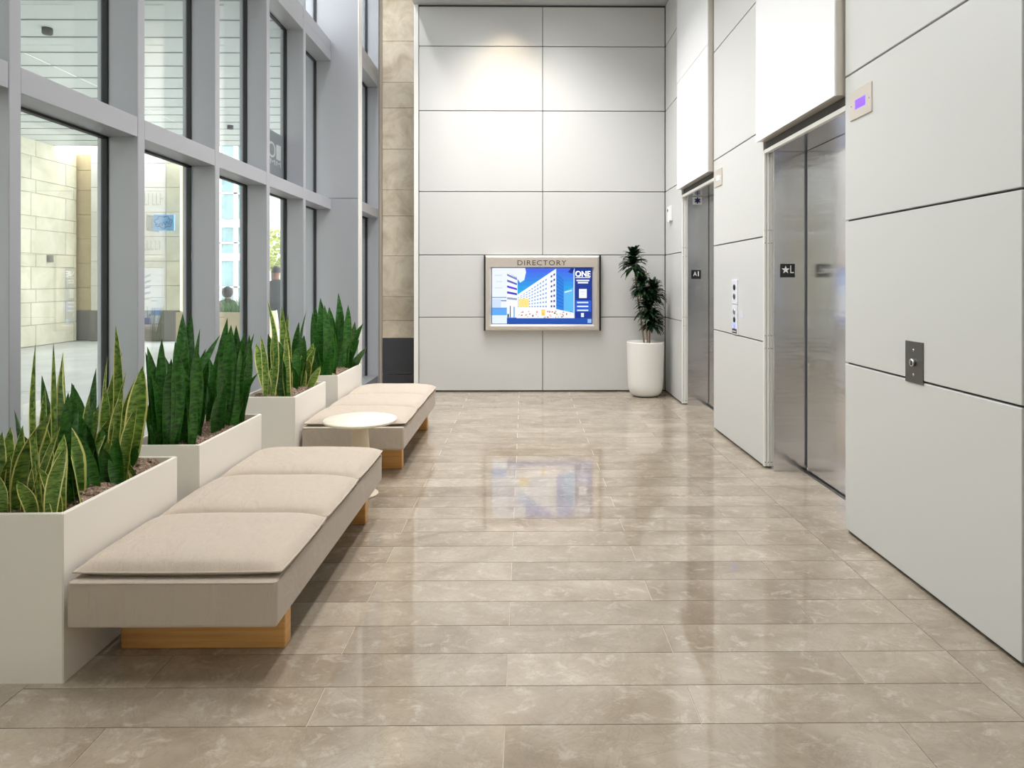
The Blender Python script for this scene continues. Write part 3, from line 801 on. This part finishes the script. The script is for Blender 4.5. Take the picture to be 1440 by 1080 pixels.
for k, c in ((0, (120, 130, 190)), (1, (90, 100, 190)), (2, (80, 60, 215)), (3, (60, 50, 190)), (4, (150, 160, 200))):
    y = 318 + k * 66; poly([(287, y), (404, y + 52 - 10 * k), (404, y + 74 - 10 * k), (287, y + 24)], c, 6)
rc(320, 680, 330, 810, (40, 60, 80), 6); rc(290, 770, 310, 810, (50, 90, 90), 6); rc(360, 690, 380, 810, (150, 190, 220), 6)
poly([(400, 560), (865, 262), (865, 815), (400, 815)], (246, 249, 255), 5)
def bpt(u, v): # building face coordinates
    x = 405 + 455 * u; t_ = 560 - 298 * u + 30; b_ = 700 + 20 * u
    return (x, t_ + (b_ - t_) * v)
for r_ in range(7):
    for c in range(14):
        u0, u1 = c / 14 + .012, c / 14 + .055; v0, v1 = r_ / 7 + .03, r_ / 7 + .09
        if c == 11: continue
        col = (136, 176, 232) if c < 11 else (70, 90, 150)
        poly([bpt(u0, v0), bpt(u1, v0), bpt(u1, v1), bpt(u0, v1)], col, 7)
poly([(868, 268), (955, 390), (955, 720), (868, 720)], (44, 128, 222), 6)
for k in range(9): poly([(872, 330 + k * 42), (952, 395 + k * 37), (952, 401 + k * 37), (872, 338 + k * 42)], (20, 96, 196), 7)
poly([(955, 520), (1075, 470), (1075, 815), (955, 740)], (92, 184, 240), 4); poly([(965, 520), (1050, 500), (1050, 512), (965, 535)], (214, 236, 250), 5)
rc(420, 600, 545, 690, (252, 226, 140), 8); rc(690, 720, 735, 790, (248, 216, 110), 8)
poly([(400, 705), (860, 715), (1075, 760), (1075, 818), (400, 818)], (252, 250, 252), 7)
random.seed(9)
for k in range(46):
    x = random.uniform(405, 1060); y = random.uniform(735, 805); c = random.choice([(206, 90, 90), (150, 60, 70), (110, 110, 130), (240, 190, 90), (60, 60, 80), (230, 150, 140)])
    rc(x, y, x + random.uniform(5, 22), y + random.uniform(5, 24), c, 8)
rc(285, 818, 1285, 880, (26, 80, 172), 9); rc(1236, 828, 1280, 872, (150, 190, 240), 10)
rc(1070, 255, 1083, 818, (200, 222, 250), 8); rc(1083, 255, 1285, 818, (14, 52, 146), 9)
poly([(1005, 300), (1040, 257), (1083, 257), (1050, 318)], (20, 44, 130), 9)
rc(1094, 358, 1266, 367, (235, 240, 252), 10); rc(1104, 386, 1256, 402, (235, 240, 252), 10); rc(1120, 410, 1242, 428, (235, 240, 252), 10)
rc(1135, 490, 1226, 592, (246, 248, 255), 10); rc(1150, 520, 1205, 526, (196, 206, 226), 11); rc(1155, 548, 1200, 554, (196, 206, 226), 11)
rc(1090, 618, 1278, 745, (34, 92, 206), 10)
for y in (634, 678, 722): rc(1112, y, 1244, y + 16, (226, 236, 252), 11)
rc(1158, 760, 1192, 806, (226, 236, 252), 10)
so = mesh_obj('screen', pv, pf, 'screen_picture', root)
ca = so.data.color_attributes.new('Col', 'FLOAT_COLOR', 'CORNER')
li = 0
for p_, c in zip(so.data.polygons, pc):
    for l in p_.loop_indices: ca.data[l].color = c
ux = (SX1 - SX0) / 1175; uz = (SZ1 - SZ0) / 625
text_part('screen_lettering', 'ONE', .1, (174 * ux, 62 * uz), lambda u, v: (SX0 + (1092 - 110) * ux + u, ys - .006, SZ0 + (880 - 350) * uz + v), 'screen_white', root)
text_part('screen_lettering', 'ONE', .1, (174 * ux, 62 * uz), lambda u, v: (SX0 + (1096 - 110) * ux + u, ys - .0062, SZ0 + (880 - 352) * uz + v), 'screen_white', root)

# ------------------------------------------------------------------ white overhead boxes above the elevators
def overhead(yb, label):
    y0, y1 = yb - 1.34, yb + .01
    root = tag(empty('overhead_panel_box', (W - .03, (y0 + y1) / 2, 2.535)), label, 'wall panel', 'white overhead boxes above the elevators')
    box('core', W - .045, W + .021, y0 + .004, y1 - .004, 2.537, 5.07, 'stainless_frame', root, .001)
    box('front_panel', W - .057, W - .045, y0, y1, 2.533, 3.785, 'white_gloss_panel', root, .0015)
    box('front_panel', W - .057, W - .045, y0, y1, 3.790, 5.07, 'white_gloss_panel', root, .0015)
overhead(5.30, 'glossy white overhead panel above the nearer elevator')
overhead(8.05, 'glossy white overhead panel above the farther elevator')

# ------------------------------------------------------------------ fittings on the right wall
def lantern(y0, y1, label, big=True):
    root = tag(empty('hall_lantern', (W, (y0 + y1) / 2, 2.36)), label, 'indicator', 'floor indicators beside the elevators')
    box('plate', W - .008, W + .002, y0, y1, 2.362, 2.525, 'stainless_frame', root, .002)
    ym = (y0 + y1) / 2
    box('display', W - .0095, W - .004, ym - .056, ym + .056, 2.415, 2.467, 'purple_display' if big else 'call_plate_white', root, .001)  # farther display is pale: glare put into its colour
    for yy in (y0 + .02, y1 - .02):
        box('screw', W - .010, W - .004, yy - .004, yy + .004, 2.437, 2.445, 'screw_metal', root, .001)
lantern(3.635, 3.873, 'steel indicator plate with a purple lit display beside the nearer elevator')
lantern(6.40, 6.64, 'indicator plate with painted glare on its display beside the farther elevator', False)
# key switch plate
root = tag(empty('key_switch_plate', (W, 3.238, .965)), 'dark steel key switch plate on the near wall panel', 'switch plate')
box('plate', W - .006, W + .002, 3.165, 3.311, .966, 1.164, 'stainless_dark', root, .001)
k_ = lathe('key_cylinder', W, 3.24, [(.019, 0), (.019, .012), (.015, .016), (.0, .016)], 'screw_metal', root, 24)
k_.rotation_euler = (0, R(-90), 0); k_.location.z = 1.063 - .965; k_.location.x = -.005
box('keyhole', W - .0235, W - .02, 3.228, 3.236, 1.052, 1.074, 'gasket_black', root)
for z in (1.005, 1.122):
    s_ = lathe('screw', W, 3.24, [(.007, 0), (.007, .003)], 'screw_metal', root, 14); s_.rotation_euler = (0, R(-90), 0); s_.location.z = z - .965; s_.location.x = -.005
# call station between the elevators
root = tag(empty('call_station', (W, 6.0, .985)), 'narrow white call station with arrow buttons between the elevators', 'call panel')
for z0, z1 in ((1.255, 1.468), (.985, 1.245)):
    box('plate', W - .009, W + .002, 5.932, 6.078, z0, z1, 'call_plate_white', root, .002)
for z, m in ((1.40, 'sign_black'), (1.32, 'stainless_dark'), (1.185, 'screw_metal'), (1.115, 'sign_black'), (1.065, 'blue_indicator')):
    b_ = lathe('button', W, 6.005, [(.026, 0), (.026, .006), (.02, .009), (.0, .009)], m, root, 20); b_.rotation_euler = (0, R(-90), 0)
    b_.location.z = z - .985; b_.location.x = -.008
box('card_reader', W - .012, W - .006, 5.945, 6.065, .995, 1.035, 'sign_black', root, .002)
box('label_strip', W - .0125, W - .0115, 5.955, 6.055, 1.010, 1.016, 'sign_white', root)
box('wall_sticker', W - .003, W + .001, 5.79, 5.85, 1.14, 1.2, 'call_plate_white', root)
# white sensor box near the corner
root = tag(empty('wall_sensor', (W, 8.62, 2.2)), 'small white wall box beside the farther elevator near the corner', 'sensor')
box('housing', W - .035, W + .002, 8.55, 8.72, 2.215, 2.405, 'plastic_white', root, .006)
box('clip', W - .045, W - .034, 8.58, 8.63, 2.20, 2.25, 'plastic_white', root, .003)
box('lens', W - .040, W - .034, 8.66, 8.69, 2.34, 2.37, 'gasket_black', root, .002)

# floor signs on the jambs (facing the camera)
def jamb_sign(yj, xa, txt, label, mir):
    y = yj - .003
    root = tag(empty('floor_sign', (xa + .056, yj, 1.48)), label, 'sign', 'black floor signs on the elevator jambs')
    box('plate', xa, xa + .112, y - .002, yj + .001, 1.482, 1.586, 'sign_black', root, .001)
    yy = y - .0035
    if mir:
        pts = []
        for k in range(10):
            r_ = .033 if k % 2 == 0 else .0135; a = R(90 + 36 * k); pts.append((xa + .04 + r_ * math.cos(a), yy, 1.540 + r_ * math.sin(a)))
        pts.append((xa + .04, yy, 1.540))
        mesh_obj('star', pts, [(10, k, (k + 1) % 10) for k in range(10)], 'sign_white', root)
        text_part('letter', 'L', .1, (.028, .058), lambda u, v: (xa + .075 + u, yy, 1.515 + v), 'sign_white', root)
    else:
        text_part('letter', 'A', .1, (.042, .050), lambda u, v: (xa + .022 + u, yy, 1.515 + v), 'sign_white', root)
        text_part('letter', 'I', .1, (.012, .056), lambda u, v: (xa + .076 + u, yy, 1.514 + v), 'sign_white', root)
jamb_sign(5.20, 1.958, 'L', 'black sign with a white star and letter L on the nearer elevator jamb', True)
jamb_sign(7.95, 1.951, 'A', 'small black sign with white characters on the farther elevator jamb', False)
root = tag(empty('emergency_sign', (2.022, 7.95, 2.35)), 'pale sign with a dark six-armed medical star above the farther elevator jamb', 'sign')
box('plate', 1.968, 2.076, 7.944, 7.951, 2.35, 2.44, 'call_plate_white', root, .001)
for k in range(3):
    a = R(60 * k + 90); c_ = Vector((2.022, 7.9425, 2.395)); d_ = Vector((math.cos(a), 0, math.sin(a))); n2 = Vector((-d_.z, 0, d_.x))
    mesh_obj('star_arm', [c_ + d_ * .036 + n2 * .009, c_ + d_ * .036 - n2 * .009, c_ - d_ * .036 - n2 * .009, c_ - d_ * .036 + n2 * .009], [(0, 1, 2, 3)], 'sign_ink', root)

# ------------------------------------------------------------------ outside
tag(box('pavement', -60, -2.72, -20, 70, -.3, -.01, 'paving_outside'), kind='structure')
tag(box('pavement_plaza', -2.72, 60, 9.8, 70, -.3, -.01, 'paving_outside'), kind='structure')
# canopy soffit panels over the walk, made translucent to light it from above
canopy = tag(boxes('canopy', [(-11.2, -2.75, -7.71 + .595 * k, -7.685 + .595 * k, 4.632, 4.668) for k in range(41)], 'facade_grey'), kind='structure')
for k in range(40):
    y = -7.71 + .595 * k
    for a, b in ((-11.2, -6.98), (-6.96, -2.75)):
        box('canopy_panel', a, b, y + .026, y + .594, 4.64, 4.66, 'translucent_soffit', canopy)
    if k % 3 == 0:
        for x in (-9.2, -7.6, -6.0, -4.2):
            lathe('spotlight', x, y + .3, [(.05, 4.56), (.06, 4.57), (.06, 4.64)], 'gasket_black', canopy, 12)
# stone wall along the far side of the walk
wall_o = tag(box('wall_outside', -11.6, -11.03, -20, 16.9, 0, 4.64, 'travertine_outside'), kind='structure')
zc = [0, .47, .98, 1.28, 1.78, 2.08, 2.62, 2.92, 3.44, 3.74, 4.26, 4.64]
random.seed(21)
for i, (a, b) in enumerate(zip(zc[:-1], zc[1:])):
    y = 9.0 + (.6 if i % 2 else 0)
    while y < 16.85:
        y2 = min(y + (1.15 if i % 2 else 1.3), 16.9)
        box('stone_block', -11.06, -11.0, y + .006, y2 - .006, a + .006, b - .006, 'travertine_outside', wall_o, .006); y = y2
lathe('wall_lamp', -10.95, 15.9, [(.06, 1.90), (.06, 2.06)], 'base_grey', wall_o, 12)
# end wall across the walk: shade put into the tan stretch, light into the white one
wall_e = tag(boxes('wall_outside_end', [(-12, -10.6, 17.04, 17.4, 0, 4.6), (-10.6, -8.45, 16.84, 17.4, 0, 7.5)], 'concrete_tan'), kind='structure')
box('base_panel', -12, -10.6, 16.98, 17.05, 0, .73, 'base_grey', wall_e)
box('base_panel', -10.6, -8.40, 16.78, 16.85, 0, .73, 'base_grey', wall_e)
for i, (a, b) in enumerate(zip([.74, 1.3, 1.9, 2.5, 3.1, 3.7, 4.2], [1.3, 1.9, 2.5, 3.1, 3.7, 4.2, 4.6])):
    box('stone_block', -12, -10.61, 17.0, 17.05, a + .006, b - .006, 'concrete_tan', wall_e, .005)
zb = [.74, 1.35, 1.95, 2.55, 3.15, 3.75, 4.35, 4.95, 5.55, 6.2, 6.9, 7.5]
for a, b in zip(zb[:-1], zb[1:]):
    box('stone_block', -10.59, -8.77, 16.8, 16.86, a + .005, b - .005, 'limestone_lit', wall_e, .005)
    box('stone_block', -8.76, -8.42, 16.8, 16.86, a + .005, b - .005, 'travertine_outside', wall_e, .005)
random.seed(5)
for zrow, h in ((3.32, .3), (2.22, .24)):
    lst = []; x = -9.6
    while x < -8.85:
        w_ = random.uniform(.03, .05); lst.append((x, x + .018, 16.785, 16.80, zrow, zrow + h))
        if random.random() < .7: zt = zrow + random.choice([0, h / 2, h - .03]); lst.append((x + .018, x + .07, 16.785, 16.80, zt, zt + .03))
        x += w_ + .06
    boxes('carved_lettering', lst, 'carved_shadow_stone', wall_e)
# hanging sign
root = tag(empty('hanging_sign', (-8.64, 16.3, 2.65)), 'light blue hanging sign with a scribbled outline, seen through the second window', 'sign')
box('panel', -8.8, -8.3, 16.28, 16.33, 2.66, 3.04, 'sign_blue', root, .01)
pts = []
for k in range(48):
    a = 2 * math.pi * k / 48; r_ = 1 + .13 * math.sin(7 * a)
    pts.append((-8.55 + .20 * r_ * math.cos(a), 16.275, 2.86 + .135 * r_ * math.sin(a)))
tube('outline', pts, .006, 'sign_ink', root, 6, True)
tube('scribble', [(-8.71 + .02 * k, 16.275, 2.79 + .05 * math.sin(k * 1.7) + .004 * k) for k in range(17)], .005, 'sign_ink', root, 6)
boxes('bracket', [(-8.94, -8.78, 16.29, 16.32, 2.99, 3.01), (-8.94, -8.78, 16.29, 16.32, 2.69, 2.71), (-8.96, -8.93, 16.28, 16.84, 2.66, 3.04)], 'screw_metal', root)

# glass and white office building across the plaza
def building(name, x0, x1, y, floors, bays, label, wm, z_top, y_depth=8.0):
    root = tag(empty(name, ((x0 + x1) / 2, y + y_depth / 2, 0)), label, 'building')
    box('wall', x0, x1, y + .2, y + y_depth, 0, z_top, wm, root)
    bw = (x1 - x0) / bays
    for (za, zb_) in floors:
        box('spandrel', x0, x1, y - .05, y + .22, zb_, zb_ + .32, 'facade_white', root)
        for k in range(bays):
            f_ = boxes('window', [(x0 + bw * k, x0 + bw * k + .09, y, y + .21, za, zb_), (x0 + bw * (k + 1) - .09, x0 + bw * (k + 1), y, y + .21, za, zb_),
                                  (x0 + bw * k, x0 + bw * (k + 1), y, y + .21, (za + zb_) / 2 - .03, (za + zb_) / 2 + .03)], 'facade_white', root)
            box('pane', x0 + bw * k + .09, x0 + bw * (k + 1) - .09, y + .1, y + .19, za, zb_, 'facade_glass', f_)
    return root
building('glass_building', -19.0, -12.3, 31, [(0, 2.4), (2.5, 3.9), (4.3, 6.6), (7.0, 9.2), (9.6, 11.8), (12.2, 14.4)], 9, 'white office block with teal glass bays, seen through the third window', 'facade_white', 15.0)
building('white_building', -12.2, -5.5, 40, [(0.2, 2.0), (8.6, 10.0), (12.4, 13.8)], 3, 'plain white building seen through the fourth window', 'facade_white', 16.0)
# outdoor planter with a shrub
root = tag(empty('concrete_planter', (-6.0, 14.0, 0)), 'tan outdoor planter box beyond the third window', 'planter')
boxes('box_wall', [(-6.9, -5.2, 13.6, 13.7, 0, .84), (-6.9, -5.2, 14.3, 14.4, 0, .84), (-6.9, -6.8, 13.7, 14.3, 0, .84), (-5.3, -5.2, 13.7, 14.3, 0, .84)], 'concrete_tan', root)
box('soil', -6.8, -5.3, 13.7, 14.3, .5, .78, 'bark_mulch', root)
def blades(name, boxr, n, hmin, hmax, w_, mat, label, cat, seed):
    random.seed(seed); verts, faces = [], []
    for k in range(n):
        x = random.uniform(boxr[0], boxr[1]); y = random.uniform(boxr[2], boxr[3]); h = random.uniform(hmin, hmax); a = random.uniform(0, 6.28)
        dx, dy = math.cos(a), math.sin(a); ln = random.uniform(.1, .6) * h; q = len(verts)
        for v, ww in ((0, 1), (.5, .8), (1, .1)):
            cxx = x + dx * ln * v * v; cyy = y + dy * ln * v * v; zz_ = boxr[4] + h * v * (1 - .25 * v)
            verts += [(cxx - dy * w_ * ww, cyy + dx * w_ * ww, zz_), (cxx + dy * w_ * ww, cyy - dx * w_ * ww, zz_)]
        faces += [(q, q + 1, q + 3, q + 2), (q + 2, q + 3, q + 5, q + 4)]
    return tag(mesh_obj(name, verts, faces, mat), label, cat, kind='stuff')
blades('ornamental_grass', (-6.75, -5.35, 13.72, 14.28, .76), 420, .2, .5, .012, 'shrub_green', 'bright green grass growing in the tan outdoor planter', 'grass', 8)
# small tree
root = tag(empty('street_tree', (-9.2, 25.0, 0)), 'small yellow-green tree beyond the fourth window', 'tree')
tube('trunk', [(-9.2, 25, 0), (-9.15, 25.02, 1.2), (-9.2, 25, 2.3)], [.09, .07, .05], 'tree_bark', root, 8)
random.seed(14); verts, faces = [], []
for k in range(700):
    a = random.uniform(0, 6.28); b = random.uniform(-1, 1); r_ = random.uniform(.3, 1) ** .5
    c = Vector((-9.2 + .75 * r_ * math.cos(a) * math.sqrt(1 - b * b), 25 + .75 * r_ * math.sin(a) * math.sqrt(1 - b * b), 2.6 + .8 * r_ * b))
    u = Vector((random.uniform(-1, 1), random.uniform(-1, 1), random.uniform(-1, 1))).normalized(); w2 = u.orthogonal().normalized() * .05; u *= .09
    q = len(verts); verts += [c - u, c + w2, c + u, c - w2]; faces.append((q, q + 1, q + 2, q + 3))
tag(mesh_obj('foliage', verts, faces, 'yellow_foliage', root), kind='stuff')

# ------------------------------------------------------------------ people outside
def person(loc, rotz, J, E, mat, label, hair_at, reach=.62):
    root = tag(empty('person', loc), label, 'person', 'people outside the windows')
    root.rotation_euler = (0, 0, rotz)
    me = bpy.data.meshes.new('body'); names = list(J)
    me.from_pydata([J[n][:3] for n in names], [(names.index(a), names.index(b)) for a, b in E], [])
    me.materials.append(MATS[mat])
    o = bpy.data.objects.new('body', me); COL.objects.link(o); o.parent = root
    o.modifiers.new('skin', 'SKIN')
    for i, n in enumerate(names):
        sv = me.skin_vertices[0].data[i]; r_ = J[n][3]; sv.radius = r_ if isinstance(r_, tuple) else (r_, r_); sv.use_root = (n == 'pelvis')
    o.modifiers.new('sub', 'SUBSURF').levels = 2; o.modifiers['sub'].render_levels = 2
    hx, hy, hz, hr = hair_at
    verts, faces = [], []; N, M = 14, 8
    for j in range(M + 1):
        th = math.pi * reach * j / M
        for i in range(N):
            a = 2 * math.pi * i / N; k = 1 + .25 * max(0, math.sin(a)) * (j / M)
            verts.append((hx + hr * .82 * math.sin(th) * math.cos(a), hy + .02 + hr * math.sin(th) * math.sin(a) * k, hz + hr * 1.05 * math.cos(th)))
    for j in range(M):
        for i in range(N):
            l = (i + 1) % N; faces.append((j * N + i, j * N + l, (j + 1) * N + l, (j + 1) * N + i))
    h = bpy.data.meshes.new('hair'); h.from_pydata(verts, [], faces); h.materials.append(MATS['hair_dark'])
    h.polygons.foreach_set('use_smooth', [True] * len(faces))
    ho = bpy.data.objects.new('hair', h); COL.objects.link(ho); ho.parent = root
    return root
def hand(J, E, s, w, d):
    """five short finger chains rooted in the palm"""
    p = Vector(w); d = Vector(d).normalized(); a = Vector((0, 1, 0))
    J['palm' + s] = (*(p + d * .06), .032); E.append(('wrist' + s, 'palm' + s))
    for k, (off, ln) in enumerate(((-.030, .065), (-.010, .08), (.010, .075), (.028, .06))):
        J['f%d%s' % (k, s)] = (*(p + d * (.10) + a * off), .010); J['g%d%s' % (k, s)] = (*(p + d * (.10 + ln) + a * off + Vector((0, 0, -.005))), .008)
        E.append(('palm' + s, 'f%d%s' % (k, s))); E.append(('f%d%s' % (k, s), 'g%d%s' % (k, s)))
    J['t' + s] = (*(p + d * .07 + a * -.06), .010); E.append(('palm' + s, 't' + s))
# standing, back to the viewer, arms folded forward
J = {'pelvis': (0, 0, .96, (.15, .11)), 'waist': (0, 0, 1.10, (.145, .105)), 'chest': (0, .01, 1.30, (.20, .13)), 'neckb': (0, .01, 1.46, (.10, .075)), 'neck': (0, 0, 1.53, .055),
     'headl': (0, -.01, 1.60, (.07, .08)), 'head': (0, -.01, 1.68, (.082, .098)), 'crown': (0, 0, 1.75, (.06, .07)), 'nose': (0, -.115, 1.655, .014)}
E = [('pelvis', 'waist'), ('waist', 'chest'), ('chest', 'neckb'), ('neckb', 'neck'), ('neck', 'headl'), ('headl', 'head'), ('head', 'crown'), ('head', 'nose')]
for s, m in (('L', 1), ('R', -1)):
    J['sh' + s] = (.20 * m, .01, 1.40, .075); J['el' + s] = (.30 * m, .04, 1.13, .058); J['wrist' + s] = (.22 * m, -.16, .99, .03)
    E += [('chest', 'sh' + s), ('sh' + s, 'el' + s), ('el' + s, 'wrist' + s)]
    hand(J, E, s, J['wrist' + s][:3], (-.5 * m, -.7, 0))
    J['hip' + s] = (.09 * m, 0, .90, .095); J['knee' + s] = (.10 * m, -.02, .50, .062); J['an' + s] = (.11 * m, .02, .09, .042); J['toe' + s] = (.12 * m, -.16, .035, .032)
    E += [('pelvis', 'hip' + s), ('hip' + s, 'knee' + s), ('knee' + s, 'an' + s), ('an' + s, 'toe' + s)]
person((-5.56, 15.4, 0), R(186), J, E, 'clothes_charcoal', 'standing person in dark clothes outside the fourth window', (0, -.01, 1.69, .112))
# seated
def seated():
    J = {'pelvis': (0, 0, .52, (.16, .12)), 'waist': (0, 0, .66, (.14, .105)), 'chest': (0, -.02, .88, (.165, .115)), 'neckb': (0, -.03, 1.02, (.09, .07)), 'neck': (0, -.04, 1.08, .052),
         'headl': (0, -.06, 1.14, (.068, .078)), 'head': (0, -.06, 1.22, (.08, .095)), 'crown': (0, -.05, 1.29, (.06, .07)), 'nose': (0, -.165, 1.20, .014)}
    E = [('pelvis', 'waist'), ('waist', 'chest'), ('chest', 'neckb'), ('neckb', 'neck'), ('neck', 'headl'), ('headl', 'head'), ('head', 'crown'), ('head', 'nose')]
    for s, m in (('L', 1), ('R', -1)):
        J['sh' + s] = (.18 * m, -.02, .98, .058); J['el' + s] = (.24 * m, -.08, .74, .043); J['wrist' + s] = (.14 * m, -.28, .66, .028)
        E += [('chest', 'sh' + s), ('sh' + s, 'el' + s), ('el' + s, 'wrist' + s)]
        hand(J, E, s, J['wrist' + s][:3], (-.2 * m, -.9, 0))
        J['hip' + s] = (.10 * m, -.06, .50, .09); J['knee' + s] = (.11 * m, -.44, .50, .062); J['an' + s] = (.11 * m, -.44, .09, .042); J['toe' + s] = (.12 * m, -.60, .035, .032)
        E += [('pelvis', 'hip' + s), ('hip' + s, 'knee' + s), ('knee' + s, 'an' + s), ('an' + s, 'toe' + s)]
    return J, E
J, E = seated()
person((-7.02, 16.2, 0), R(165), J, E, 'clothes_seated_grey', 'seated person in grey behind the tan outdoor planter', (0, -.045, 1.20, .135), .8)
root = tag(empty('outdoor_bench', (-6.7, 16.3, 0)), 'low stone bench behind the outdoor planter', 'bench')
box('seat', -7.5, -5.9, 16.05, 16.5, .32, .40, 'concrete_tan', root, .01)
for x in (-7.3, -6.2): box('support', x, x + .12, 16.1, 16.45, 0, .32, 'concrete_tan', root, .01)
